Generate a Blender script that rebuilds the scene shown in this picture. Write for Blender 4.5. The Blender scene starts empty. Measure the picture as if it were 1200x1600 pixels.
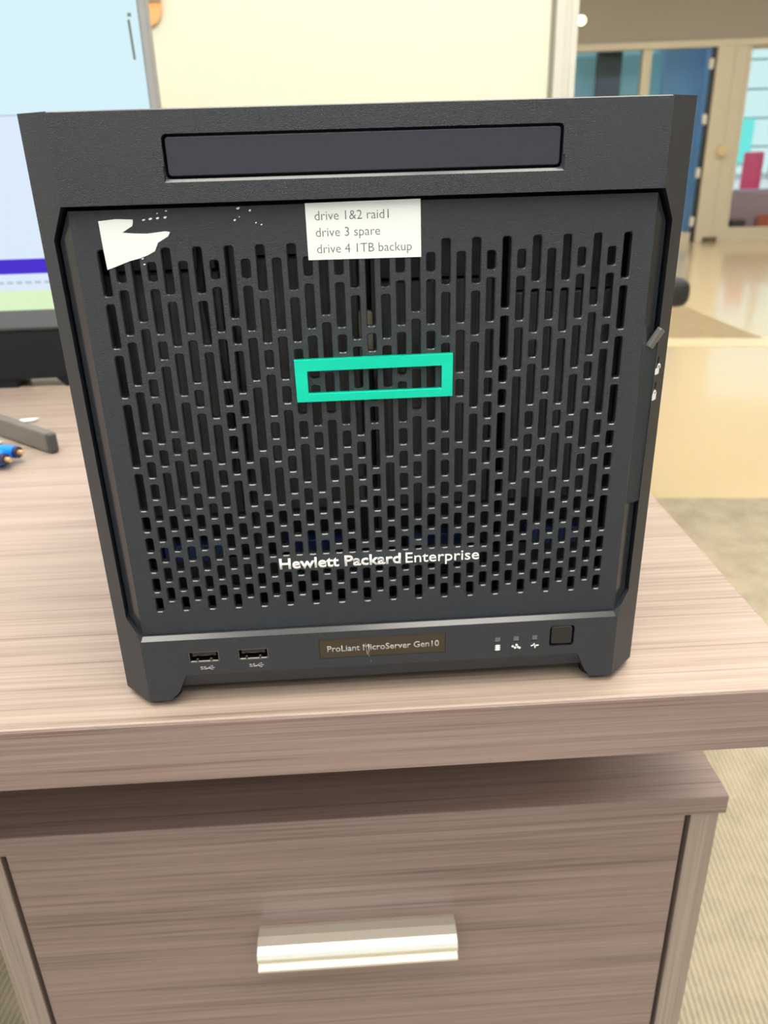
import bpy, bmesh, math, random
from mathutils import Vector, Matrix
random.seed(7)
S = bpy.context.scene
COL = S.collection
MM = 0.001

# ------------------------------------------------------------------ camera
cam_d = bpy.data.cameras.new('camera')
cam = bpy.data.objects.new('camera', cam_d); COL.objects.link(cam)
M = Matrix(((0.99787783, 0.04886963, -0.04303014, -0.0115086),
            (-0.05948109, 0.41527327, -0.90775003, -0.2930772),
            (-0.02649214, 0.90838311, 0.41729881, 0.2237830),
            (0, 0, 0, 1)))
cam.matrix_world = M
cam_d.sensor_fit = 'HORIZONTAL'; cam_d.sensor_width = 36.0
cam_d.lens = 1263.9 / 1200 * 36.0
cam_d.clip_start = 0.01; cam_d.clip_end = 200
cam_d.dof.use_dof = True; cam_d.dof.focus_distance = 0.302; cam_d.dof.aperture_fstop = 22.0
S.camera = cam

# ------------------------------------------------------------------ world, exposure
S.view_settings.view_transform = 'Standard'; S.view_settings.look = 'None'
S.view_settings.gamma = 1.0; S.view_settings.use_curve_mapping = False
S.view_settings.exposure = 0.0
W = bpy.data.worlds.new('sky'); S.world = W; W.use_nodes = True
bg = W.node_tree.nodes['Background']
bg.inputs[0].default_value = (0.86, 0.94, 1.0, 1); bg.inputs[1].default_value = 1.2
sun_d = bpy.data.lights.new('sun', 'SUN'); sun_d.energy = 2.6; sun_d.angle = .03; sun_d.color = (1, .96, .9)
sun = bpy.data.objects.new('sun', sun_d); COL.objects.link(sun); sun.rotation_euler = (math.radians(30), 0, math.radians(12))
LIGHT_POWER = 10.0      # emission of the ceiling panels

# ------------------------------------------------------------------ materials
def nt(m): return m.node_tree.nodes, m.node_tree.links
def mat(name, col, rough=0.5, metal=0.0, spec=0.5, bump=0.0, bscale=800.0, var=0.0, vscale=40.0, coat=0.0, aniso=0.0):
    m = bpy.data.materials.new(name); m.use_nodes = True
    N, L = nt(m); b = N['Principled BSDF']
    b.inputs['Base Color'].default_value = (*col, 1); b.inputs['Roughness'].default_value = rough
    b.inputs['Metallic'].default_value = metal; b.inputs['Specular IOR Level'].default_value = spec
    b.inputs['Coat Weight'].default_value = coat
    tc = N.new('ShaderNodeTexCoord')
    n = N.new('ShaderNodeTexNoise'); n.inputs['Scale'].default_value = vscale; n.inputs['Detail'].default_value = 4
    L.new(tc.outputs['Object'], n.inputs['Vector'])
    mx = N.new('ShaderNodeMix'); mx.data_type = 'RGBA'
    v = max(var, 0.03)
    mx.inputs['A'].default_value = (*[c * (1 - v) for c in col], 1)
    mx.inputs['B'].default_value = (*[min(1, c * (1 + v)) for c in col], 1)
    L.new(n.outputs['Fac'], mx.inputs['Factor']); L.new(mx.outputs['Result'], b.inputs['Base Color'])
    if bump:
        n2 = N.new('ShaderNodeTexNoise'); n2.inputs['Scale'].default_value = bscale; n2.inputs['Detail'].default_value = 2
        L.new(tc.outputs['Object'], n2.inputs['Vector'])
        bp = N.new('ShaderNodeBump'); bp.inputs['Strength'].default_value = bump; bp.inputs['Distance'].default_value = 0.0004
        L.new(n2.outputs['Fac'], bp.inputs['Height']); L.new(bp.outputs['Normal'], b.inputs['Normal'])
    return m
def emit(name, col, s):
    m = bpy.data.materials.new(name); m.use_nodes = True
    N, L = nt(m); b = N['Principled BSDF']
    b.inputs['Base Color'].default_value = (0.02, 0.02, 0.02, 1); b.inputs['Roughness'].default_value = 0.5
    b.inputs['Emission Color'].default_value = (*col, 1); b.inputs['Emission Strength'].default_value = s
    b.inputs['Specular IOR Level'].default_value = .12
    return m
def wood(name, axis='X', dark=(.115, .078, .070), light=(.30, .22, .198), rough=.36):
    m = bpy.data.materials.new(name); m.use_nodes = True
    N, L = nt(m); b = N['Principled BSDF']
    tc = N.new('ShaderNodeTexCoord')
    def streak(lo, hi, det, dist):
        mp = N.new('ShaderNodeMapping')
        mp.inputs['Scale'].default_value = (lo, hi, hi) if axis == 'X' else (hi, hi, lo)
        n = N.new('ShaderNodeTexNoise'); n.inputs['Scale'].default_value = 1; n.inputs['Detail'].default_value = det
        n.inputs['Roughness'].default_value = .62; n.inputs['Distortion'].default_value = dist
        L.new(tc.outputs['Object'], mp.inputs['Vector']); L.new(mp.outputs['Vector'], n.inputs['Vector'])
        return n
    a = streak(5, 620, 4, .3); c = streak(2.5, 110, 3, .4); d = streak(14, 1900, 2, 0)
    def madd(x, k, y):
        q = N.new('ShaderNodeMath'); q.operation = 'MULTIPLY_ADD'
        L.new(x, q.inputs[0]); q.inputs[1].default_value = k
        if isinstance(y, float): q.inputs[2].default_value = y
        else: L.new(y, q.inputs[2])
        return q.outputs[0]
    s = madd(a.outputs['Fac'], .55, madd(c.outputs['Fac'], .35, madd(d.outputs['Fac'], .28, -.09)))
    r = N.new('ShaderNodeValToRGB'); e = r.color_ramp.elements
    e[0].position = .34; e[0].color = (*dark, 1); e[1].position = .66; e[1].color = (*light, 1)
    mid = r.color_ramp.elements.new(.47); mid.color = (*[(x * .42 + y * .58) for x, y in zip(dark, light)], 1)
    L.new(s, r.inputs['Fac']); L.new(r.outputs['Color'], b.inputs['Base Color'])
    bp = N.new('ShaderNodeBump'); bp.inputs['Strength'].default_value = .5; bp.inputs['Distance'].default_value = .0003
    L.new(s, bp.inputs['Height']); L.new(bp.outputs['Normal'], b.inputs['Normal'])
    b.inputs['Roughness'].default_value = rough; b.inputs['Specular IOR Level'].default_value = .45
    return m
def glass(name, tint=(1, 1, 1)):
    m = bpy.data.materials.new(name); m.use_nodes = True
    N, L = nt(m); N.remove(N['Principled BSDF'])
    t = N.new('ShaderNodeBsdfTransparent'); t.inputs[0].default_value = (*tint, 1)
    g = N.new('ShaderNodeBsdfGlossy'); g.inputs['Roughness'].default_value = .03
    f = N.new('ShaderNodeFresnel'); f.inputs[0].default_value = 1.45
    x = N.new('ShaderNodeMixShader'); L.new(f.outputs[0], x.inputs[0]); L.new(t.outputs[0], x.inputs[1]); L.new(g.outputs[0], x.inputs[2])
    L.new(x.outputs[0], N['Material Output'].inputs[0])
    return m
def carpet(name, a, c):
    m = bpy.data.materials.new(name); m.use_nodes = True
    N, L = nt(m); b = N['Principled BSDF']; b.inputs['Roughness'].default_value = .95; b.inputs['Specular IOR Level'].default_value = .1
    tc = N.new('ShaderNodeTexCoord')
    w = N.new('ShaderNodeTexWave'); w.inputs['Scale'].default_value = 42; w.inputs['Distortion'].default_value = 1.2
    w.inputs['Detail'].default_value = 2; w.inputs['Detail Scale'].default_value = 3
    n = N.new('ShaderNodeTexNoise'); n.inputs['Scale'].default_value = 14; n.inputs['Detail'].default_value = 8; n.inputs['Roughness'].default_value = .7
    mp = N.new('ShaderNodeMapping'); mp.inputs['Rotation'].default_value = (0, 0, .12)
    L.new(tc.outputs['Object'], mp.inputs['Vector']); L.new(mp.outputs['Vector'], w.inputs['Vector']); L.new(tc.outputs['Object'], n.inputs['Vector'])
    q = N.new('ShaderNodeMath'); q.operation = 'MULTIPLY_ADD'; q.inputs[1].default_value = .45
    L.new(w.outputs['Fac'], q.inputs[0]); L.new(n.outputs['Fac'], q.inputs[2])
    r = N.new('ShaderNodeValToRGB'); r.color_ramp.elements[0].position = .4; r.color_ramp.elements[1].position = .95
    r.color_ramp.elements[0].color = (*a, 1); r.color_ramp.elements[1].color = (*c, 1)
    L.new(q.outputs[0], r.inputs['Fac']); L.new(r.outputs['Color'], b.inputs['Base Color'])
    bp = N.new('ShaderNodeBump'); bp.inputs['Strength'].default_value = .6; bp.inputs['Distance'].default_value = .002
    L.new(q.outputs[0], bp.inputs['Height']); L.new(bp.outputs['Normal'], b.inputs['Normal'])
    return m

PLASTIC = mat('black_plastic', (.0155, .0205, .029), .37, bump=1.2, bscale=3100, spec=.55)
PLASTIC2 = mat('charcoal_plastic', (.016, .018, .030), .36, bump=.35, bscale=2600, spec=.55)
SMOOTHP = mat('smooth_plastic', (.022, .024, .029), .19, spec=.75)
GLOSSBLK = mat('gloss_black', (.012, .012, .014), .18)
RUBBER = mat('rubber', (.01, .01, .01), .8)
STEEL = mat('dark_steel', (.04, .038, .036), .38, metal=.6, var=.35, vscale=90)
INNER = mat('bay_black', (.012, .012, .012), .6)
CARR = wood('carrier_grey', 'Z', dark=(.010, .010, .010), light=(.075, .070, .064), rough=.42)
CHROME = mat('bright_metal', (.75, .73, .68), .22, metal=1.0)
NICKEL = mat('satin_nickel', (.84, .82, .73), .44, metal=.85)
WHITE = mat('white_print', (.80, .80, .80), .5)
GREY = mat('grey_print', (.40, .40, .39), .5)
PAPER = mat('white_paper', (.74, .78, .77), .7, bump=.2, bscale=300)
INK = mat('grey_ink', (.15, .15, .15), .8)
GREEN = mat('emblem_green', (.0, .66, .44), .32, metal=.5)
BADGE = mat('badge_bronze', (.065, .052, .038), .22, metal=.5)
LEDW = mat('led_window', (.13, .13, .13), .35)
BLUEP = mat('blue_plastic', (.012, .045, .16), .4)
WOODT = wood('wood_lit', 'X', dark=(.195, .138, .112), light=(.45, .36, .30), rough=.34)  # same laminate as the fronts, overhead light put into its paler colour
WOODF = wood('wood_shaded', 'X')  # same laminate as the desktop, shade put into its darker colour
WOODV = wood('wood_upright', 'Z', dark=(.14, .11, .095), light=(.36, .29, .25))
DARKGAP = mat('gap_shade', (.05, .03, .028), .6)  # near-black, the shade of the drawer gaps put into the colour
CREAM = mat('cream_paint', (.76, .76, .61), .45)
ALU = mat('pale_aluminium', (.70, .68, .60), .4, metal=.3)
GROOVE = mat('groove_grey', (.25, .24, .18), .6)
TAUPE = mat('taupe_paint', (.33, .295, .25), .7)
BEIGE = mat('beige_paint', (.60, .55, .42), .55)
VINYL = mat('polished_vinyl', (.68, .55, .345), .16, var=.05, vscale=.8, spec=.5, coat=.3)
STRIP = mat('threshold', (.78, .66, .42), .3)
CARPET = carpet('ribbed_carpet', (.27, .235, .17), (.46, .405, .305))
CARPET2 = carpet('woven_carpet', (.33, .26, .16), (.42, .34, .21))
CEIL = mat('ceiling_white', (.75, .74, .70), .8)
PANEL = emit('light_panel', (1.0, .955, .87), LIGHT_POWER)
SPOT = emit('spot_glow', (1.0, .93, .45), 5)
GLASS = glass('window_glass', (.86, .95, 1.0))

# ------------------------------------------------------------------ mesh helpers
def link(name, bm, m, parent=None, smooth=False, scale=MM, loc=None):
    me = bpy.data.meshes.new(name)
    bmesh.ops.recalc_face_normals(bm, faces=bm.faces)
    if scale != 1: bmesh.ops.scale(bm, vec=(scale,) * 3, verts=bm.verts)
    bm.to_mesh(me); bm.free()
    for x in (m if isinstance(m, (list, tuple)) else [m]): me.materials.append(x)
    if smooth:
        for p in me.polygons: p.use_smooth = True
    o = bpy.data.objects.new(name, me); COL.objects.link(o)
    if parent: o.parent = parent
    if loc: o.location = loc
    return o
def box(bm, x0, x1, y0, y1, z0, z1, bev=0, mi=0, seg=2):
    r = bmesh.ops.create_cube(bm, size=1)
    vs = r['verts']
    for v in vs:
        v.co = Vector(((x0 + x1) / 2 + v.co.x * (x1 - x0), (y0 + y1) / 2 + v.co.y * (y1 - y0), (z0 + z1) / 2 + v.co.z * (z1 - z0)))
    fs = set(f for v in vs for f in v.link_faces)
    for f in fs: f.material_index = mi
    if bev:
        es = list(set(e for v in vs for e in v.link_edges))
        rr = bmesh.ops.bevel(bm, geom=es, offset=bev, segments=seg, affect='EDGES', profile=.5)
        for f in rr['faces']: f.material_index = mi
    return vs
def prism(bm, pts, y0, y1, plane='XZ', mi=0):
    """extrude a 2-D outline: XZ outline along Y, XY outline along Z, YZ outline along X"""
    def P(a, b, t): return {'XZ': (a, t, b), 'XY': (a, b, t), 'YZ': (t, a, b)}[plane]
    A = [bm.verts.new(P(a, b, y0)) for a, b in pts]; B = [bm.verts.new(P(a, b, y1)) for a, b in pts]
    n = len(pts); fs = [bm.faces.new(A), bm.faces.new(B[::-1])]
    for i in range(n): fs.append(bm.faces.new((A[i], B[i], B[(i + 1) % n], A[(i + 1) % n])))
    for f in fs: f.material_index = mi
    return A + B
def rrect(x0, x1, z0, z1, r, n=4):
    out = []
    for cx, cz, a0 in ((x1 - r, z1 - r, 0), (x0 + r, z1 - r, 90), (x0 + r, z0 + r, 180), (x1 - r, z0 + r, 270)):
        for k in range(n + 1):
            a = math.radians(a0 + 90 * k / n); out.append((cx + r * math.cos(a), cz + r * math.sin(a)))
    return out
def frame_ring(bm, outer, inner, y0, y1, mi=0):
    """flat ring with thickness between two outlines of equal count"""
    n = len(outer)
    O0 = [bm.verts.new((a, y0, b)) for a, b in outer]; I0 = [bm.verts.new((a, y0, b)) for a, b in inner]
    O1 = [bm.verts.new((a, y1, b)) for a, b in outer]; I1 = [bm.verts.new((a, y1, b)) for a, b in inner]
    for i in range(n):
        j = (i + 1) % n
        for q in ((O0[i], O0[j], I0[j], I0[i]), (O1[i], I1[i], I1[j], O1[j]), (O0[i], O1[i], O1[j], O0[j]), (I0[i], I0[j], I1[j], I1[i])):
            f = bm.faces.new(q); f.material_index = mi
def cyl(bm, c, r, d, axis='Y', seg=20, r2=None, mi=0):
    rot = {'Z': Matrix(), 'Y': Matrix.Rotation(math.pi / 2, 4, 'X'), 'X': Matrix.Rotation(math.pi / 2, 4, 'Y')}[axis]
    ret = bmesh.ops.create_cone(bm, cap_ends=True, segments=seg, radius1=r, radius2=r if r2 is None else r2, depth=d,
                                matrix=Matrix.Translation(c) @ rot)
    for f in set(f for v in ret['verts'] for f in v.link_faces): f.material_index = mi
    return ret['verts']
def tube(bm, pts, r, seg=8, mi=0):
    prev = None; pts = [Vector(p) for p in pts]
    for i, p in enumerate(pts):
        d = (pts[min(i + 1, len(pts) - 1)] - pts[max(i - 1, 0)]).normalized()
        up = Vector((0, 0, 1)) if abs(d.z) < .9 else Vector((0, 1, 0))
        a = d.cross(up).normalized(); b = a.cross(d)
        ring = [bm.verts.new(p + a * r * math.cos(t * 2 * math.pi / seg) + b * r * math.sin(t * 2 * math.pi / seg)) for t in range(seg)]
        if prev:
            for k in range(seg): bm.faces.new((prev[k], prev[(k + 1) % seg], ring[(k + 1) % seg], ring[k])).material_index = mi
        else: bm.faces.new(ring[::-1]).material_index = mi
        prev = ring
    bm.faces.new(prev).material_index = mi
def empty(name, loc, label, cat, group=None, rz=0):
    o = bpy.data.objects.new(name, None); COL.objects.link(o); o.location = loc; o.rotation_euler = (0, 0, rz)
    o.empty_display_size = .05
    o['label'] = label; o['category'] = cat
    if group: o['group'] = group
    return o
def tag(o, label, cat, group=None):
    o['label'] = label; o['category'] = cat
    if group: o['group'] = group
    return o
def struct(o): o['kind'] = 'structure'; return o
def NB(): return bmesh.new()
def text_obj(name, body, m, parent, x0, x1, z0, z1, y, depth=.15, bold=0.0, segs=None):
    """lettering as real, slightly raised mesh; the glyph box of the caps is fitted to x0..x1, z0..z1"""
    bm = NB()
    parts = segs or [(body, bold)]
    pen = 0
    for txt, bo in parts:
        cu = bpy.data.curves.new('t', 'FONT'); cu.body = txt; cu.size = 1; cu.offset = bo; cu.resolution_u = 3
        cu.extrude = 0.0
        ob = bpy.data.objects.new('t', cu); COL.objects.link(ob)
        dg = bpy.context.evaluated_depsgraph_get(); me = bpy.data.meshes.new_from_object(ob.evaluated_get(dg))
        xs = [v.co.x for v in me.vertices]
        for v in me.vertices: v.co.x += pen - min(xs)
        pen += max(xs) - min(xs) + .26
        bm.from_mesh(me)
        bpy.data.objects.remove(ob); bpy.data.curves.remove(cu); bpy.data.meshes.remove(me)
    xs = [v.co.x for v in bm.verts]; CAP = .729
    sx = (x1 - x0) / (max(xs) - min(xs)); sz = (z1 - z0) / CAP; mx = min(xs)
    for v in bm.verts: v.co = Vector((x0 + (v.co.x - mx) * sx, y - depth, z0 + v.co.y * sz))
    ex = bmesh.ops.extrude_face_region(bm, geom=list(bm.faces))
    for e in ex['geom']:
        if isinstance(e, bmesh.types.BMVert): e.co.y += depth
    return link(name, bm, m, parent)
def boolean(o, cutters, bevel=0):
    for c in cutters:
        md = o.modifiers.new('b', 'BOOLEAN'); md.operation = 'DIFFERENCE'; md.solver = 'EXACT'; md.object = c
    if bevel:
        b = o.modifiers.new('v', 'BEVEL'); b.width = bevel; b.segments = 2; b.limit_method = 'ANGLE'; b.angle_limit = math.radians(28)
    dg = bpy.context.evaluated_depsgraph_get()
    me = bpy.data.meshes.new_from_object(o.evaluated_get(dg))
    o.modifiers.clear(); o.data = me
    for c in cutters: bpy.data.objects.remove(c)
    return o

# ================================================================== ROOM
YAW = -.15
def rot2(x, y, a): return (x * math.cos(a) - y * math.sin(a), x * math.sin(a) + y * math.cos(a))
bm = NB(); box(bm, -4, 9, -3.2, 13, -.80, -.745); f = struct(link('floor', bm, VINYL, scale=1))
bm = NB()
d = Vector((math.cos(-.12), math.sin(-.12))); p = Vector((.907, 1.805))
a = p - d * 5; b = p + d * 6
prism(bm, [(a.x, a.y), (b.x, b.y), (b.x, -3.2), (a.x, -3.2)], -.745, -.740, 'XY')
o = link('carpet', bm, CARPET, scale=1); tag(o, 'beige ribbed carpet covering the floor around the desk', 'carpet')
bm = NB()
prism(bm, [(-1.5, 4.20), (1.66, 3.78), (2.13, 3.71), (2.07, 4.75), (2.02, 5.6), (-1.5, 5.9)], -.745, -.740, 'XY')
o = link('carpet', bm, CARPET2, scale=1); tag(o, 'darker tan carpet patch out on the polished floor', 'carpet')
bm = NB()
a = Vector((1.66, 3.78)); d = Vector((math.cos(-.17), math.sin(-.17))); n = Vector((-d.y, d.x))
q = [a - d * 4, a + d * 5, a + d * 5 - n * .17, a - d * 4 - n * .17]
prism(bm, [(v.x, v.y) for v in q], -.745, -.7415, 'XY')
struct(link('trim_1', bm, STRIP, scale=1))
bm = NB(); prism(bm, [(-4, -3.2), (9, -3.2), (9, 6.95), (-4, 8.92)], 1.92, 1.98, 'XY'); struct(link('ceiling', bm, CEIL, scale=1))
bm = NB(); box(bm, -4.1, -4, -.5, 9.5, -.745, 1.92); struct(link('wall_left', bm, CREAM, scale=1))
bm = NB(); box(bm, 8.9, 9, -3.2, 9.5, -.745, 1.92); struct(link('wall_right', bm, BEIGE, scale=1))
# wall behind the viewer unseen, its wide opening shaped to let in sky fill
bm = NB(); box(bm, -4, 9, -3.3, -3.2, 1.3, 1.92); box(bm, 3.2, 9, -3.3, -3.2, -.745, 1.3)
struct(link('wall_front', bm, CREAM, scale=1))
# partition wall behind the desk, its right end capped with aluminium
bm = NB(); box(bm, -4.0, .424, 1.5, 1.62, -.7395, .60); struct(link('wall_back', bm, CREAM, scale=1))
bm = NB()
box(bm, .424, .432, 1.494, 1.62, -.740, .605, mi=1)
box(bm, .432, .452, 1.490, 1.62, -.740, .605, bev=.002, mi=0); box(bm, .452, .462, 1.494, 1.62, -.740, .605, mi=0); box(bm, .462, .476, 1.490, 1.62, -.740, .605, bev=.002, mi=0)
struct(link('trim_2', bm, [ALU, GROOVE], scale=1))

# far glazed front: built in its own frame (s along, t depth, z)
FG = Matrix.Translation((3.480, 7.689, 0)) @ Matrix.Rotation(YAW, 4, 'Z')
def fbox(name, parts, m, parent=None):
    bm = NB()
    for p in parts: box(bm, *p)
    o = link(name, bm, m, parent, scale=1)
    if not parent: o.matrix_world = FG
    return o
struct(fbox('wall_far', [(-9, 6, 0, .2, .95, 1.95), (-9, -1.45, 0, .2, -.745, .95), (1.6, 6, 0, .2, -.745, .95)], TAUPE))
struct(fbox('trim_3', [(-1.45, 1.6, -.02, .12, .895, .95, .004)], BEIGE))
wf = struct(fbox('window_1', [(-1.45, -1.36, 0, .1, -.745, .9), (-.69, -.61, 0, .1, -.745, .9), (-1.36, -.69, .02, .08, -.745, -.66), (-.61, -.085, .02, .08, -.745, -.66)], BEIGE))
fbox('pane', [(-1.36, -.69, .045, .055, -.66, .9)], GLASS, wf)
fbox('pane', [(-.61, -.085, .045, .055, -.66, .9)], GLASS, wf)
struct(fbox('trim_4', [(-.05, .10, -.03, .16, -.745, .9, .006), (.10, .215, -.01, .14, -.745, .9, .006)], BEIGE))
dj = struct(fbox('door_1', [(-.075, -.05, .0, .09, -.745, .895)], mat('black_seal', (.05, .045, .04), .5)))
for z in (.765, .32, -.13, -.56):
    bm = NB(); box(bm, -.115, -.07, -.03, .01, z - .045, z + .045, bev=.015)
    o = link('hinge', bm, mat('hinge_pale', (.68, .66, .6), .4), dj, scale=1)
bm = NB(); cyl(bm, (.084, -.05, .058), .045, .04, 'Y', 20); o = link('knob', bm, mat('brass_knob', (.75, .6, .35), .35, metal=.3), dj, scale=1)
bm = NB(); box(bm, .02, .15, -.045, -.02, -.745, -.70, bev=.004); link('kick_block', bm, mat('kick_dark', (.12, .1, .06), .5), dj, scale=1)
wc = struct(fbox('window_2', [(.215, .25, 0, .1, -.745, .9), (1.5, 1.6, 0, .1, -.745, .9), (.25, 1.5, .02, .08, -.745, -.62), (.25, 1.5, .02, .08, .87, .9)], BEIGE))
fbox('pane', [(.25, 1.5, .045, .055, -.62, .87)], glass('clear_glass'), wc)
# the blue room behind the left panes
bl = mat('blue_wall', (.40, .62, .90), .6); cy = mat('cyan_wall', (.50, .88, .92), .6)
t = fbox('wall_blue_room', [(-.36, .0, .62, .7, -.745, 1.2), (.0, .12, .2, .62, -.745, 1.2)], bl); t['kind'] = 'structure'
t = fbox('wall_teal_room', [(-2.6, -.25, .75, .85, -.745, 1.2)], cy); t['kind'] = 'structure'
t = fbox('storage_locker', [(-1.05, -.83, .22, .36, -.745, .92, .01)], mat('locker_black', (.025, .025, .032), .5))
tag(t, 'tall black locker standing behind the far left glass pane', 'locker')
fbox('locker_door', [(-1.04, -.84, .205, .22, -.70, .90, .004)], mat('locker_front', (.03, .03, .036), .45), t).matrix_parent_inverse = Matrix()
# outdoors behind the right pane
t = fbox('outside_ground', [(.12, 8, .2, 9, -.80, -.70)], mat('paving_pink', (.62, .56, .56), .7)); t['kind'] = 'structure'
sid = bpy.data.objects.new('clad_building', None); COL.objects.link(sid); sid.matrix_world = FG @ Matrix.Translation((3, 4.5, 0))
tag(sid, 'pale building with horizontal boards seen through the right window', 'building')
AQUA = mat('pale_boards', (.55, .78, .80), .6)
bm = NB(); box(bm, -3, 3, .05, .4, -.7, 3.2); link('wall', bm, mat('wall_grey', (.55, .66, .68), .7), sid, scale=1)
bm = NB(); box(bm, -3, 3, 0, .05, -.345, -.005, bev=.008); b0 = link('board', bm, AQUA, sid, scale=1)
for k in range(1, 9):
    c = b0.copy(); c.location = (0, 0, .36 * k); COL.objects.link(c); c.parent = sid
bm = NB(); box(bm, -1.9, -1.25, -.03, -.001, -.2, .36, bev=.01); link('shutter', bm, mat('teal_paint', (.12, .72, .68), .5), sid, scale=1)
PINK = mat('pink_plastic', (.85, .12, .26), .45)
ch = bpy.data.objects.new('garden_chair', None); COL.objects.link(ch); ch.matrix_world = FG @ Matrix.Translation((.68, .85, -.70))
tag(ch, 'bright pink garden chair outside the right window', 'chair')
bm = NB(); box(bm, -.11, .09, .0, .04, .32, .72, bev=.02); link('backrest', bm, PINK, ch, scale=1)
bm = NB(); box(bm, -.14, .12, -.32, .03, .28, .33, bev=.02); link('seat', bm, PINK, ch, scale=1)
for sx in (-.17, .15):
    for sy in (-.28, 0):
        bm = NB(); cyl(bm, (sx * .7, sy, .14), .018, .28, 'Z', 10); link('leg', bm, PINK, ch, scale=1)
t = fbox('planter_box', [(.26, 1.4, .16, .38, -.70, -.30, .03)], mat('mauve_planter', (.42, .33, .40), .7))
tag(t, 'mauve planter box standing low outside the right window', 'planter')
t = bpy.data.objects.new('garden_parasol', None); COL.objects.link(t); t.matrix_world = FG @ Matrix.Translation((.74, .46, -.70))
tag(t, 'folded white parasol standing outside beside the pink chair', 'parasol')
bm = NB(); cyl(bm, (0, 0, .78), .055, .60, 'Z', 16, r2=.02); link('canopy', bm, PAPER, t, scale=1)
bm = NB(); cyl(bm, (0, 0, .25), .012, .50, 'Z', 10); link('pole', bm, PAPER, t, scale=1)
bm = NB(); cyl(bm, (0, 0, .02), .07, .04, 'Z', 16); link('base', bm, PAPER, t, scale=1)
flw = mat('lilac_flower', (.72, .66, .85), .6); fl2 = mat('rose_flower', (.85, .45, .58), .6)
for k in range(12):
    bm = NB(); x = .30 + k * .075; r = .05 + .02 * random.random()
    bmesh.ops.create_icosphere(bm, subdivisions=2, radius=r, matrix=Matrix.Translation((x, .27, -.27 + .05 * random.random())))
    for v in bm.verts: v.co += Vector((random.uniform(-.012, .012), random.uniform(-.012, .012), random.uniform(-.012, .012)))
    link('flower_head', bm, (flw, fl2)[k % 3 == 0], t, scale=1)
t = fbox('stone_pot', [(.30, .44, .07, .15, -.70, -.56, .02)], mat('pot_dark', (.05, .05, .055), .6))
tag(t, 'small dark pot on the ground just outside the right window', 'pot')
t = fbox('clay_pot', [(.54, .66, .07, .15, -.70, -.52, .02)], mat('clay', (.55, .14, .09), .7))
tag(t, 'red clay pot on the ground just outside the right window', 'pot')
# small glowing spot on the taupe bulkhead
lp = bpy.data.objects.new('spot_lamp', None); COL.objects.link(lp); lp.matrix_world = FG @ Matrix.Translation((-1.255, 0, 1.134))
tag(lp, 'small round spotlight glowing on the taupe bulkhead', 'lamp')
bm = NB(); cyl(bm, (0, -.02, 0), .042, .04, 'Y', 24); link('housing', bm, ALU, lp, scale=1)
bm = NB(); cyl(bm, (0, -.05, 0), .038, .03, 'Y', 24, r2=.03); link('lens', bm, SPOT, lp, scale=1)

# ceiling lights (above the frame)
def ceiling_light(x, y, k):
    e = empty('ceiling_light', (x, y, 1.92), k, 'light', 'office ceiling lights', rz=math.pi / 2 if y in (-1.66, -.42) else 0)
    bm = NB(); frame_ring(bm, [(-.62, -.32), (.62, -.32), (.62, .32), (-.62, .32)], [(-.59, -.29), (.59, -.29), (.59, .29), (-.59, .29)], -.02, 0)
    bmesh.ops.rotate(bm, cent=(0, 0, 0), matrix=Matrix.Rotation(math.pi / 2, 3, 'X'), verts=bm.verts)
    for v in bm.verts: v.co.z = -abs(v.co.z)
    link('frame', bm, ALU, e, scale=1)
    bm = NB(); box(bm, -.585, .585, -.285, .285, -.014, -.006); link('diffuser', bm, PANEL, e, scale=1)
for x, y in ((-.78, -.42), (-.12, -.42), (.54, -.42), (-.76, -1.66), (.345, -1.66), (1.7, -1.66), (-1.26, .9), (.62, .9), (-1.26, 2.92), (.62, 2.92), (2.4, 2.92), (1.8, 1.2), (1.5, 4.6), (3.3, 4.0), (1.5, 6.2), (3.6, 5.8), (5.4, 4.2)):
    ceiling_light(x, y, 'flat rectangular ceiling light panel above the office floor')

# ================================================================== DESK
DY = -.0066
desk = empty('desk', (.1936, -.0122, -.740), 'grey brown wood grain desk carrying the black server', 'desk', rz=DY)
T = 740
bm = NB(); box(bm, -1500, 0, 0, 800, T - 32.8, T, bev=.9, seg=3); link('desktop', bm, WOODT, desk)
bm = NB(); box(bm, -1480, -1452, 20, 780, 0, T - 33); link('end_panel', bm, WOODV, desk)
bm = NB(); box(bm, -1452, -480, 700, 718, 350, T - 33); link('modesty_panel', bm, WOODF, desk)
for sx in (-330, -60):
    bm = NB(); box(bm, sx - 20, sx + 20, 330, 370, T - 118.4, T - 33, bev=2); link('support_block', bm, STEEL, desk)
# the front edge band is the same laminate, shade put into its darker colour
bm = NB(); box(bm, -1500, 0, -.6, .4, T - 32.6, T - 1.2, bev=.3); link('edge_band', bm, WOODF, desk)

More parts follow.
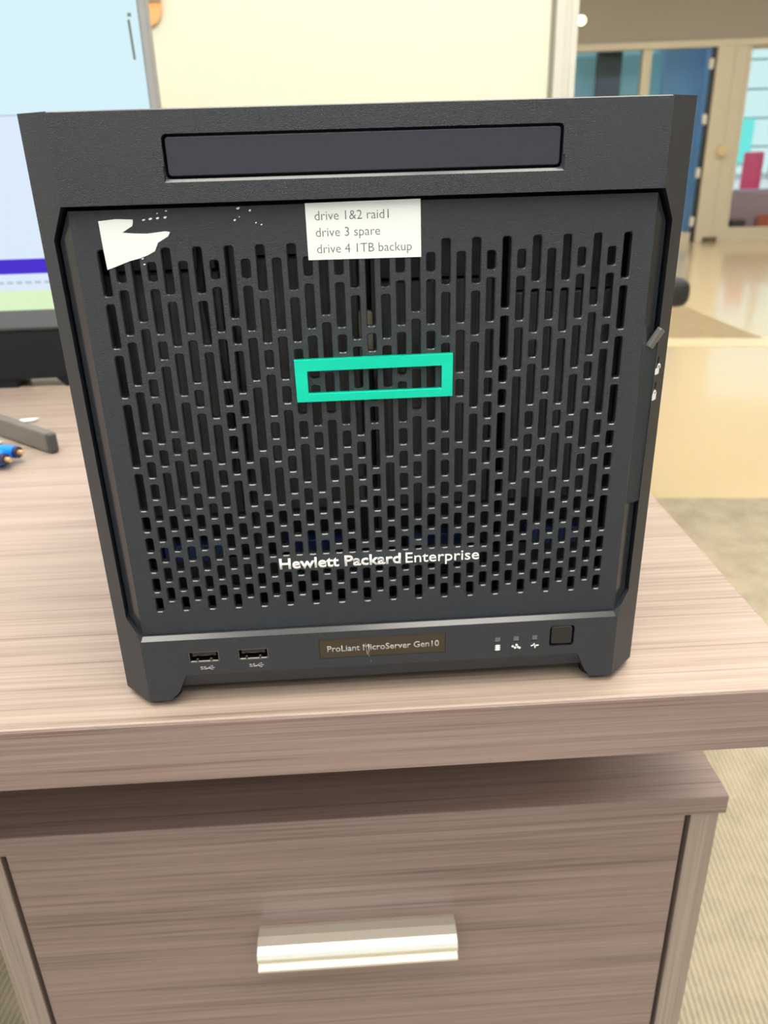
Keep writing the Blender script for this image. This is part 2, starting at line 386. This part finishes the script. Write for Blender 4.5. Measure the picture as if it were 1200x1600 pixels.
# ================================================================== PEDESTAL
ped = empty('drawer_pedestal', (0, .0450, -.740), 'wood grain drawer pedestal with nickel handle under the desk', 'cabinet', rz=DY)
ZT = 740 - 118
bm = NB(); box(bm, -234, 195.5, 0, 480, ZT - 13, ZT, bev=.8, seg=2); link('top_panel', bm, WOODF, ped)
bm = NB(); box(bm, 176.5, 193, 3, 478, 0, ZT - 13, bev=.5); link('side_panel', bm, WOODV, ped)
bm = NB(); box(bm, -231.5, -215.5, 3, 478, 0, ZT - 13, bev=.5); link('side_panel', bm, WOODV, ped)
bm = NB(); box(bm, -215.5, 176.5, 460, 478, 30, ZT - 13); link('back_panel', bm, WOODF, ped)
bm = NB(); box(bm, -215.5, 176.5, 22, 460, 20, 34); link('bottom_panel', bm, DARKGAP, ped)
def handle(parent, zc):
    bm = NB()
    prof = [(0, 6), (-4, 9), (-10, 10.5), (-16, 9.5), (-20, 6.5), (-21.6, 2), (-21.3, -3), (-20.4, -6.0), (-19.6, -7.6), (-21.2, -8.6), (-22.6, -10.6), (-22.4, -13.6),
            (-20.6, -15.2), (-18, -15.4), (-17, -13), (-17.4, -8), (-18.0, -2), (-17.2, 3), (-14, 5.6), (-9, 6.5), (-4, 5.4), (0, 2)]
    prism(bm, [(y, z + zc) for y, z in [(a, b * .62 - 1.2) for a, b in prof]], -77.0, 39.5, 'YZ')
    o = link('handle', bm, NICKEL, parent)
    md = o.modifiers.new('v', 'BEVEL'); md.width = .0006; md.segments = 2
    o['label'] = 'satin nickel pull handle'
    return o
for z1, z0, hz in ((ZT - 13.8, ZT - 260, 740 - 203), (ZT - 264, 40, 290)):
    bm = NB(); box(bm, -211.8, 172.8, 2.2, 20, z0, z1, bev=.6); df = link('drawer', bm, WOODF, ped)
    hh = handle(df, hz)
    hh.location = (0, .0022, 0)
bm = NB(); box(bm, -215.4, 176.4, 20.5, 24, 36, ZT - 14); link('gap_backing', bm, DARKGAP, ped)  # dark sheet behind the drawers, paints the shade in their gaps

# ================================================================== SERVER
srv = empty('computer_server', (0, 0, 0), 'black cube computer server with perforated front door and green emblem', 'computer')
# --- front frame, one moulding with cut openings
bm = NB()
prism(bm, [(-115, 12.4), (-102.3, 0), (102.3, 0), (115, 12.4), (115, 30), (-115, 30)], 3.4, 235, 'XY')
fr = link('front_frame', bm, PLASTIC, srv)
def cutter(fn):
    bm = NB(); fn(bm); o = link('cut', bm, PLASTIC); return o
cuts = []
OPEN = [(-102.6, 206.4), (102.8, 206.4), (108.8, 195.5), (107.9, 43.4), (100.8, 35.7), (-101.2, 35.7), (-107.9, 43.0), (-108.6, 195.5)]
cuts.append(cutter(lambda b: prism(b, OPEN, -6, 28)))
cuts.append(cutter(lambda b: prism(b, rrect(-66.6, 66.0, 213.9, 227.6, 1.6), -3, 9)))
cuts.append(cutter(lambda b: prism(b, [(-93, 3.6), (-88.4, 8.0), (88.8, 8.0), (92.4, 3.6), (92.4, -2), (-93, -2)], -3, 40)))
def sill(b):
    for pts, y in (((( -108.0, 43.2), (-101.2, 35.7), (100.8, 35.7), (107.9, 43.6)), 1.7), (((-109.3, 43.2), (-101.9, 33.85), (101.5, 33.85), (109.2, 43.6)), -.15)):
        for a, z in pts + ((80, 60), (-80, 60)): b.verts.new((a, y, z))
    bmesh.ops.convex_hull(b, input=b.verts)
cuts.append(cutter(sill))
def bay_sill(b):
    for x, z, y in ((-66.6, 213.9, .9), (66.0, 213.9, .9), (66.0, 218, .9), (-66.6, 218, .9), (-67.2, 212.85, -.1), (67.0, 212.85, -.1), (67.0, 218, -.1), (-67.2, 218, -.1)): b.verts.new((x, y, z))
    bmesh.ops.convex_hull(b, input=b.verts)
cuts.append(cutter(bay_sill))
cuts.append(cutter(lambda b: prism(b, [(-.6, 234.1), (1.0, 235.7), (-.6, 235.7)], -101.8, 101.8, 'YZ')))
def lip(b):
    pts = [(-83, 0, 16), (83.8, 0, 16), (-88.2, 4, 7.9), (88.8, 4, 7.9), (-84, -2, 20), (84.5, -2, 20), (-91, -2, 4), (91.5, -2, 4), (-88.6, 4, 6), (89, 4, 6)]
    vs = [b.verts.new(p) for p in pts]; bmesh.ops.convex_hull(b, input=vs)
cuts.append(cutter(lip))
for x0, x1, z0, z1 in ((-83.1, -70, 21.9, 27.7), (-62.1, -49, 22.0, 27.9)):
    cuts.append(cutter(lambda b: prism(b, rrect(x0, x1, z0, z1, .8), -3, 14)))
cuts.append(cutter(lambda b: prism(b, rrect(73.0, 83.8, 20.3, 30.7, 1.3), -3, 7)))
cuts.append(cutter(lambda b: prism(b, rrect(-27.2, 27.4, 20.5, 30.4, .4), -3, .5)))
for x in (50.3, 58.4, 66.6):
    cuts.append(cutter(lambda b: prism(b, rrect(x - 1.35, x + 1.35, 23.9, 26.7, .2), -3, .6)))
# two little key slots beside the padlock marks on the right flank
for z in (144.2, 134.2):
    def ks(b, z=z):
        vs = box(b, -.7, .7, -1, 1.2, -1.3, 1.3)
        bmesh.ops.transform(b, matrix=Matrix.Translation((110.2, 7.7, z)) @ Matrix.Rotation(math.radians(44.3), 4, 'Z'), verts=vs)
    cuts.append(cutter(ks))
boolean(fr, cuts, bevel=.00035)
fr.data.materials.append(SMOOTHP)
for p in fr.data.polygons:
    if abs(p.normal.y) < .62 and abs(p.normal.x) < .8 or (p.normal.z > .3): p.material_index = 1
# --- chassis behind
bm = NB(); box(bm, -114.6, 114.6, 30, 254, 6, 234.6, bev=1.2)
link('chassis', bm, PLASTIC2, srv)
for sx in (-1, 1):
    for y in (11, 236):
        bm = NB(); cyl(bm, (sx * 97.2, y, 1.9), 6.4, 3.8 if y < 100 else 8, 'Z', 20)
        if y > 100:
            for v in bm.verts: v.co.z += 2.1
        link('foot', bm, RUBBER, srv)
# --- optical bay blank
bm = NB(); prism(bm, rrect(-65.7, 65.2, 214.8, 226.7, 1.2), .7, 8)
o = link('drive_bay_cover', bm, PLASTIC2, srv); md = o.modifiers.new('v', 'BEVEL'); md.width = .0003; md.segments = 2; md.limit_method = 'ANGLE'
# --- perforated door
PX = 5.434; ZTOP = 192.22; GAP = 2.2; PZ = (192.22 - 49.92 + GAP / 2) / 15.5; HW = 1.78
COLS = ['2223211111', '122211111111', '32121211111', '12131211111', '222211111111', '3212211111', '22321111111', '122111121111',
        '312121111111', '1223211111', '221211211111', '32121111111', '22211211211', '12221211111', '32221111111', '12131121111', '22221112111',
        '31212111111', '2223211111', '122211111111', '3222121111', '12131211111', '22221111211', '3212211111', '22321111111', '122111121111',
        '321121111111', '1223211111', '221211121111', '3212112111', '22312111111', '12221211111', '321121111111', '12131121111', '22221112111']
BAR = (-41.8, 42.0, 63.4, 69.9)
bm = NB()
Z0, Z1, YF, YB = 35.9, 204.8, 3.0, 6.0
def quad(*p): bm.faces.new([bm.verts.new(q) for q in p])
bad = []
for c, lens in enumerate(COLS):
    x = (c - 17) * PX; off = 0 if c % 2 == 0 else PZ / 2; k = 0; sl = []
    if sum(map(int, lens)) != (16 if c % 2 == 0 else 15): bad.append((c, lens))
    for L_ in map(int, lens):
        zt = ZTOP - off - k * PZ; zb = ZTOP - off - (k + L_) * PZ + GAP; k += L_
        if BAR[0] < x < BAR[1]:
            if zt > BAR[2] and zb < BAR[3]:
                if zt - BAR[3] > 1.6: sl.append((zt, BAR[3]))
                if BAR[2] - zb > 1.6: sl.append((BAR[2], zb))
                continue
        sl.append((zt, zb))
    edges = [Z1] + [(sl[i][1] + sl[i + 1][0]) / 2 for i in range(len(sl) - 1)] + [Z0]
    for i, (zt, zb) in enumerate(sl):
        ct, cb = edges[i], edges[i + 1]
        xl, xr = x - PX / 2, x + PX / 2
        r = min(1.0, (zt - zb) / 2 - .05)
        rings = []
        for ins, y in ((0, YF), (.34, YF + .42), (.34, YB)):
            pts = rrect(x - HW + ins, x + HW - ins, zb + ins, zt - ins, max(.2, r - ins * .5), 3)
            rings.append([bm.verts.new((a, y, b)) for a, b in pts])
        cor = [bm.verts.new((xr, YF, ct)), bm.verts.new((xl, YF, ct)), bm.verts.new((xl, YF, cb)), bm.verts.new((xr, YF, cb))]
        R0 = rings[0]
        for g in range(4):
            for j in range(3): bm.faces.new((cor[g], R0[g * 4 + j], R0[g * 4 + j + 1]))
            h = (g + 1) % 4
            bm.faces.new((cor[g], R0[g * 4 + 3], R0[(h * 4) % 16], cor[h]))
        for A, B in ((rings[0], rings[1]), (rings[1], rings[2])):
            for j in range(16): bm.faces.new((A[j], B[j], B[(j + 1) % 16], A[(j + 1) % 16]))
assert not bad, bad
xe = 17.5 * PX; XF = 101.4
for s in (-1, 1):
    quad((s * xe, YF, Z0), (s * xe, YF, Z1), (s * XF, YF, Z1), (s * XF, YF, Z0))
    quad((s * XF, YF, Z1), (s * XF, YF, Z0), (s * 107.0, 7.6, 43.2), (s * 107.0, 7.6, 194.6))
    quad((s * 107.0, 7.6, 43.2), (s * 107.0, 7.6, 194.6), (s * 107.0, 20, 194.6), (s * 107.0, 20, 43.2))
    quad((s * XF, YF, Z1), (s * 107.0, 7.6, 194.6), (s * 107.0, 20, 194.6), (s * XF, 20, Z1))
    quad((s * XF, YF, Z0), (s * 107.0, 7.6, 43.2), (s * 107.0, 20, 43.2), (s * XF, 20, Z0))
quad((-XF, YF, Z1), (XF, YF, Z1), (XF, 20, Z1), (-XF, 20, Z1))
bmesh.ops.remove_doubles(bm, verts=bm.verts, dist=.0005)
door = link('perforated_door', bm, [PLASTIC, SMOOTHP], srv)
for p in door.data.polygons:
    if abs(p.normal.y) < .95 and abs(p.normal.x) < .92 or p.center.x > .1015 or p.center.x < -.1015: p.material_index = 1
# recalc can flip open sheets: force faces on the front plane to look at the viewer
# --- latch side pieces on the right flank
bm = NB()
prism(bm, [(101.6, 3.2), (109.2, 6.6), (110.2, 8.2), (108, 14), (103, 14)], 85.5, 151, 'XY')
o = link('latch_cover', bm, PLASTIC, srv); md = o.modifiers.new('v', 'BEVEL'); md.width = .0005; md.segments = 2
bm = NB(); vs = box(bm, -1.6, 1.6, -1.0, 1.0, -4.0, 4.0, bev=.4)
bmesh.ops.transform(bm, matrix=Matrix.Translation((106.9, 5.0, 153.4)) @ Matrix.Rotation(math.radians(32), 4, 'Y') @ Matrix.Rotation(math.radians(30), 4, 'Z'), verts=bm.verts)
link('slide_latch', bm, mat('latch_grey', (.18, .18, .18), .3, metal=.5), srv)
def flank(bm, zc):
    bmesh.ops.transform(bm, matrix=Matrix.Translation((110.0, 7.52, zc)) @ Matrix.Rotation(math.radians(44.3), 4, 'Z'), verts=bm.verts)
for zc, dx in ((140.2, 1.1), (129.9, 0)):
    bm = NB(); prism(bm, rrect(-1.6, 1.6, -1.6, .9, .3, 2), -.12, .05)
    arc = [(1.05 * math.cos(a) + dx, .9 + 1.3 * math.sin(a)) for a in [math.pi * k / 8 for k in range(9)]]
    arc = [(1.05 + dx, .6)] + arc + [(-1.05 + dx, .6 if not dx else 1.1)]
    tube(bm, [(a, -.1, b) for a, b in arc], .28, 6); flank(bm, zc); link('padlock_mark', bm, WHITE, srv)
# --- emblem (green rectangle outline)
bm = NB()
out = [(29.8, 151.6), (-29.1, 151.4), (-28.9, 135.2), (29.7, 135.2)]; inn = [(25.5, 147.1), (-24.4, 146.9), (-24.4, 138.5), (25.5, 138.5)]
frame_ring(bm, out, inn, 1.3, 3.3)
bmesh.ops.translate(bm, vec=(-.4, 0, -143.3), verts=bm.verts)
em = link('emblem', bm, GREEN, srv, loc=(.0004, 0, .1433)); md = em.modifiers.new('v', 'BEVEL'); md.width = .00025; md.segments = 2
em['label'] = 'green rectangular outline emblem'
N, L = nt(GREEN); bs = N['Principled BSDF']; bs.inputs['Anisotropic'].default_value = .85
tn = N.new('ShaderNodeTangent'); tn.direction_type = 'RADIAL'; tn.axis = 'Y'; L.new(tn.outputs[0], bs.inputs['Tangent'])
# --- lettering on the grille
text_obj('lettering', '', WHITE, srv, -41.2, 41.6, 64.15, 69.0, 3.0, .35, segs=[('Hewlett Packard', .022), ('Enterprise', 0.0)])
# --- bottom bar fittings
bm = NB(); prism(bm, rrect(-27.0, 27.2, 20.7, 30.2, .4), .25, .5); bd = link('name_badge', bm, BADGE, srv)
text_obj('badge_lettering', 'ProLiant MicroServer Gen10', GREY, bd, -23.8, 24.6, 23.8, 26.9, .25, .06, bold=.01)
bm = NB()
for a, b in (((-6.6, 21.6), (-7.2, 27.2)), ((-6.0, 22.4), (-5.6, 26.6)), ((-5.0, 17.5), (-6.2, 22.0))):
    tube(bm, [(a[0], .2 if a[1] > 20 else 0, a[1]), (b[0], .2, b[1])], .12 if a[1] > 20 else .07, 5)
link('scratch', bm, GREY, bd)
for x in (50.3, 58.4, 66.6):
    bm = NB(); box(bm, x - 1.2, x + 1.2, .3, .6, 24.1, 26.5, bev=.1); link('status_light', bm, LEDW, srv)
bm = NB()
for z in (22.3, 21.3, 20.3):
    bm2 = cyl(bm, (50.3, -.03, z), 1.2, .12, 'Y', 16)
    for v in bm2: v.co.z = z + (v.co.z - z) * .38
link('disk_mark', bm, WHITE, srv)
bm = NB()
for x, z in ((56.9, 21.6), (58.0, 20.8), (58.6, 22.2), (59.3, 21.0), (60.0, 20.6)): cyl(bm, (x, -.03, z), .55, .12, 'Y', 10)
tube(bm, [(56.9, 0, 21.6), (58.0, 0, 20.8), (58.6, 0, 22.2), (60, 0, 20.6)], .16, 5)
link('network_mark', bm, WHITE, srv)
bm = NB(); tube(bm, [(64.9, 0, 21.3), (65.8, 0, 21.5), (66.3, 0, 22.6), (66.8, 0, 20.2), (67.3, 0, 21.5), (68.3, 0, 21.4)], .3, 6)
link('pulse_mark', bm, WHITE, srv)
bm = NB(); prism(bm, rrect(73.7, 83.1, 21.3, 30.2, 1.2), .3, 6)
o = link('power_button', bm, GLOSSBLK, srv); md = o.modifiers.new('v', 'BEVEL'); md.width = .0005; md.segments = 3; md.limit_method = 'ANGLE'
for x0, z0 in ((-83.1, 21.9), (-62.1, 22.0)):
    bm = NB(); o4 = [(13.0, 5.75), (.1, 5.75), (.1, .1), (13.0, .1)]; i4 = [(12.6, 5.35), (.5, 5.35), (.5, .55), (12.6, .55)]
    frame_ring(bm, [(x0 + a, z0 + b) for a, b in o4], [(x0 + a, z0 + b) for a, b in i4], .15, 12)
    us = link('usb_port', bm, mat('socket_metal', (.16, .15, .14), .3, metal=.9), srv); us['label'] = 'metal rimmed usb socket'
    bm = NB(); box(bm, x0 + .7, x0 + 12.4, .35, 4, z0 + .5, z0 + 1.0, bev=.2); link('lit_shell_floor', bm, CHROME, us)  # brighter metal than the rim, paints the light on the shell floor
    bm = NB(); box(bm, x0 + 1.4, x0 + 11.7, 1.2, 11, z0 + 2.9, z0 + 4.7, bev=.2); link('tongue', bm, GLOSSBLK, us)
    bm = NB(); box(bm, x0 + .5, x0 + 12.6, 9, 12, z0 + .5, z0 + 5.4); link('socket_back', bm, INNER, us)
    for k in (3.6, 9.4):
        bm = NB(); bmesh.ops.create_uvsphere(bm, u_segments=10, v_segments=8, radius=.85, matrix=Matrix.Translation((x0 + k, .9, z0 + 1.3))); link('spring_contact', bm, GLOSSBLK, us)
    text_obj('usb_lettering', 'SS', GREY, us, x0 + 4.4, x0 + 7.0, 18.6, 20.2, 0, .05, bold=.01)
    bm = NB(); tube(bm, [(x0 + 7.1, 0, 19.0), (x0 + 10.6, 0, 19.4)], .13, 5); tube(bm, [(x0 + 7.7, 0, 19.1), (x0 + 8.7, 0, 20.1), (x0 + 9.5, 0, 20.2)], .12, 5)
    tube(bm, [(x0 + 8.2, 0, 19.1), (x0 + 9.2, 0, 18.4), (x0 + 10, 0, 18.5)], .12, 5); cyl(bm, (x0 + 9.6, -.02, 20.2), .3, .1, 'Y', 8); cyl(bm, (x0 + 7.2, -.02, 19.0), .35, .1, 'Y', 8)
    link('usb_mark', bm, GREY, us)
# --- paper label with three typed lines
bm = NB(); prism(bm, [(-21.5, 205.0), (18.2, 205.3), (18.3, 186.1), (-21.4, 186.3)], 2.82, 2.98)
lb = link('paper_label', bm, PAPER, srv); lb['label'] = 'white paper label with three typed lines'
for t_, xa, xb, z in (('drive 1&2 raid1', -18.4, 7.1, 199.4), ('drive 3 spare', -18.3, 4.0, 194.0), ('drive 4 1TB backup', -18.2, 15.0, 188.5)):
    text_obj('label_lettering', t_, INK, lb, xa, xb, z, z + 3.15, 2.82, .04, bold=-.008)
# --- torn white sticker and specks
torn = [(-91.7, 201.4), (-86, 201.9), (-80.1, 201.6), (-80.2, 200.6), (-80.6, 199.5), (-82.1, 198.7), (-84.2, 197.5), (-80.5, 197.1), (-75.8, 196.9), (-69.7, 197.5), (-68.1, 197.2),
        (-68.9, 195.8), (-72.7, 193.8), (-73.4, 192.4), (-74.1, 191.1), (-76.5, 189.9), (-79.5, 188.9), (-83.1, 188.1), (-87.5, 186.6), (-91.2, 185.4), (-91.5, 192)]
bm = NB(); prism(bm, torn, 2.85, 2.98); st = link('torn_sticker', bm, PAPER, srv); st['label'] = 'torn remains of a white sticker'
bm = NB()
sc = 350 / 1200
for u, v, w, h in ((330, 36, 18, 9), (368, 34, 20, 12), (408, 34, 18, 11), (450, 34, 18, 12), (409, 10, 9, 6), (460, 2, 13, 7), (858, 25, 20, 12), (923, 41, 13, 11), (834, 82, 13, 10), (861, 68, 7, 6), (951, 106, 9, 8), (981, 118, 10, 8), (294, 232, 13, 8), (300, 262, 13, 7)):
    # position by linear map measured on the door face
    X = -91.7 + (u - 80) * .0610 + 0; Zc = 201.4 + (20 - v) * .0637 + (u - 80) * .0006 * 6.4
    ws, hs = w * .0305 * 1, h * .032
    pts = [(X + ws * 2 * (math.cos(a) * (1 + .15 * math.sin(3 * a))) * .5, Zc + hs * 2 * math.sin(a + .3) * .5) for a in [2 * math.pi * k / 9 for k in range(9)]]
    prism(bm, pts, 2.86, 3.0)
o = link('sticker_specks', bm, PAPER, srv); o['kind'] = 'stuff'
# --- inside: four drive carriers with blue latches
bm = NB(); box(bm, -106, 106, 27.5, 29.5, 36, 205); link('bay_wall', bm, INNER, srv)
for k, (xc, zg) in enumerate(((-77, 182), (-26, 186), (25, 176), (76, 170))):
    bm = NB(); box(bm, xc - 22, xc + 22, 17 + k % 2, 27, 84, zg, bev=.8); dc = link('drive_carrier', bm, CARR, srv)
    bm = NB(); box(bm, xc - 20.5, xc + 20.5, 20, 26, zg + .2, 202, bev=.4); link('carrier_top', bm, STEEL, dc)
    bm = NB(); box(bm, xc - 24.5, xc - 22, 13, 27, 60, 200, bev=.3); link('carrier_rail', bm, STEEL, dc)
    bm = NB(); box(bm, xc - 13, xc + 12, 14, 19, 63.5, 71.5, bev=.8); link('latch', bm, BLUEP, dc)
    bm = NB(); box(bm, xc - 22, xc + 22, 20, 27, 40, 62, bev=.8); link('carrier_base', bm, STEEL, dc)
bm = NB(); box(bm, -4.5, 1.5, 13, 16, 148, 166, bev=.8); link('ribbon_connector', bm, mat('ribbon_tan', (.30, .27, .2), .5), srv)
bm = NB(); tube(bm, [(-60, 14, 198), (-61, 12, 178), (-58, 12, 150), (-55, 13, 120), (-60, 15, 95)], 1.3, 8); link('cable', bm, INNER, srv)

# ================================================================== MONITOR, SPEAKER BAR, SMALL THINGS
mon = empty('monitor', (-.50, .60, 0), 'large flat monitor with pale blue screen left of the server', 'monitor')
bm = NB(); box(bm, -300, 331.5, -53, -35, 59, 520, bev=3)
link('casing', bm, mat('monitor_grey', (.11, .118, .13), .45), mon)
SC = emit('screen_blue_white', (.70, .92, 1.0), .93); SC2 = emit('screen_lilac', (.72, .84, 1.0), .95); SC3 = emit('screen_bar', (.035, 0.0, .60), 1.0)
SC4 = emit('screen_yellow', (.78, 1.0, .62), .88); SC5 = emit('screen_ink', (.22, .28, .20), .8); SC6 = emit('screen_line', (.55, .68, .75), .8)
bm = NB()
def strip(z0, z1, mi, x0=-292, x1=324.5, y=-53.3): box(bm, x0, x1, y, y + .25, z0, z1, mi=mi)
strip(254, 512, 0); strip(252.8, 254, 5); strip(128, 252.8, 1); strip(114, 128, 2); strip(98, 114, 1); strip(79, 98, 3)
vs = []
r = box(bm, 0, 2.2, -53.7, -53.35, 0, 31, mi=4); bmesh.ops.transform(bm, matrix=Matrix.Translation((315.6, 0, 295.3)) @ Matrix.Rotation(math.radians(-1.5), 4, 'Y'), verts=r)
box(bm, 315.4, 318.6, -53.7, -53.35, 328.6, 331.4, mi=4)
for k in range(12): box(bm, 100 + k * 9, 106 + k * 9, -53.7, -53.35, 104.5, 107, mi=5)
link('screen', bm, [SC, SC2, SC3, SC4, SC5, SC6], mon)
bm = NB(); box(bm, 325, 332.2, -54, -36, 60, 519, bev=1.5); link('edge_trim', bm, mat('trim_grey', (.30, .30, .30), .4), mon)
bm = NB(); box(bm, -20, 20, -34, 14, 60, 260, bev=3); box(bm, -20, 20, -8, 14, 5, 262, bev=3); link('stand_neck', bm, RUBBER, mon)
bm = NB(); box(bm, -110, 110, -8, 140, 0, 7, bev=2); link('stand_base', bm, RUBBER, mon)
sb = empty('speaker_bar', (-.46, .545, 0), 'black speaker bar standing below the pale blue monitor screen', 'speaker')
BK = mat('speaker_black', (.006, .006, .009), .6, spec=.3)
bm = NB(); prism(bm, [(-250, 57), (166, 57), (164, 12), (157, 9.5), (-250, 9.5)], 0, 42); link('body', bm, BK, sb)
bm = NB(); box(bm, -240, 112, 2, 40, 0, 9.6, bev=1); link('foot', bm, BK, sb)
bm = NB(); prism(bm, [(152, 9.6), (165, 12.6), (164, 0), (161, 0)], 2, 40); link('foot', bm, BK, sb)

ad = empty('power_adapter', (-.289, .375, 0), 'dark grey rectangular power adapter lying left of the server', 'adapter', rz=math.radians(-41))
bm = NB(); box(bm, -50, 52, -4, 4.5, .3, 18.0, bev=2.2, seg=3); link('case', bm, mat('adapter_grey', (.16, .145, .125), .42), ad)
bm = NB(); box(bm, 50, 56.5, -3.7, 4.2, .6, 17.2, bev=2.0, seg=3); link('end_cap', bm, mat('adapter_cap', (.06, .06, .06), .4), ad)
bm = NB(); box(bm, -46, -34, -4.3, -3.6, 6, 14, bev=.3); link('orange_mark', bm, mat('orange_mark', (.42, .2, .1), .5), ad)

pl = empty('cable_plug', (-.280, .316, 0), 'bright blue cable plug with two brass tips on the desk', 'plug', rz=math.radians(-20))
BLU = mat('bright_blue', (.0, .22, .85), .35)
bm = NB()
box(bm, -24, 2, -10, 9, .3, 12, bev=3, seg=3); link('shell', bm, BLU, pl)
for yy, zz, xx in ((-7, 8.5, 4), (6.5, 9.5, 5)):
    bm = NB(); cyl(bm, (xx - 3, yy, zz), 5.0, 12, 'X', 18); b_ = link('barrel', bm, BLU, pl)
    bm = NB(); cyl(bm, (xx + 4.2, yy, zz), 4.6, 4, 'X', 18); link('barrel_ring', bm, mat('plug_navy', (.02, .02, .07), .4), b_)
    bm = NB(); cyl(bm, (xx + 7.6, yy, zz), 2.1, 5, 'X', 14); link('tip', bm, mat('brass_tip', (.72, .5, .25), .35, metal=.6), b_)
for x, y, w, lab in ((-.300, .430, 15, 'white paper scrap behind the grey power adapter'), (-.311, .368, 16, 'white paper scrap between adapter and blue plug')):
    bm = NB(); prism(bm, [(-w / 2, -4), (w / 2, -5), (w / 2 + 3, 2), (2, 6), (-w / 2, 4)], .1, .8, 'XY')
    for v in bm.verts:
        if v.co.x > 2: v.co.z += 1.2
    o = link('paper_scrap', bm, PAPER, loc=(x, y, 0)); tag(o, lab, 'paper')
# magnet on the cream wall
mg = empty('wall_magnet', (-.343, 1.5, .458), 'round orange and grey magnet on the cream wall', 'magnet')
bm = NB(); cyl(bm, (4, -4, 6), 24, 8, 'Y', 28)
for v in bm.verts: v.co.z = 6 + (v.co.z - 6) * 1.35
link('disc', bm, mat('orange_paint', (.85, .42, .16), .5), mg)
bm = NB(); box(bm, -22, 30, -12, -8, 12, 44, bev=2); link('band', bm, mat('band_grey', (.45, .44, .42), .5), mg)

# office chair mostly hidden behind the server: one armrest shows at its right
oc = empty('office_chair', (.56, 1.97, -.740), 'black office chair behind the server, one armrest showing', 'chair', rz=.1)
BC = mat('chair_black', (.02, .02, .022), .6)
bm = NB(); box(bm, -.24, .24, -.24, .24, .43, .50, bev=.03); link('seat', bm, BC, oc, scale=1)
bm = NB(); box(bm, -.22, .22, .20, .26, .52, .86, bev=.03); link('backrest', bm, BC, oc, scale=1)
bm = NB(); cyl(bm, (0, 0, .25), .03, .36, 'Z', 14); link('gas_lift', bm, BC, oc, scale=1)
for k in range(5):
    a = k * 2 * math.pi / 5 + .6
    bm = NB(); tube(bm, [(0, 0, .09), (.26 * math.cos(a), .26 * math.sin(a), .07)], .018, 8); lg = link('leg', bm, BC, oc, scale=1)
    bm = NB(); cyl(bm, (.26 * math.cos(a), .26 * math.sin(a), .03), .028, .03, 'X', 12); link('caster', bm, BC, lg, scale=1)
for s in (-1, 1):
    bm = NB(); box(bm, s * .315 - .04, s * .315 + .04, -.16, .12, .535, .61, bev=.028, seg=4); ar = link('armrest', bm, BC, oc, scale=1)
    bm = NB(); tube(bm, [(s * .2, 0, .45), (s * .29, 0, .46), (s * .31, 0, .55)], .016, 8); link('arm_bracket', bm, BC, ar, scale=1)
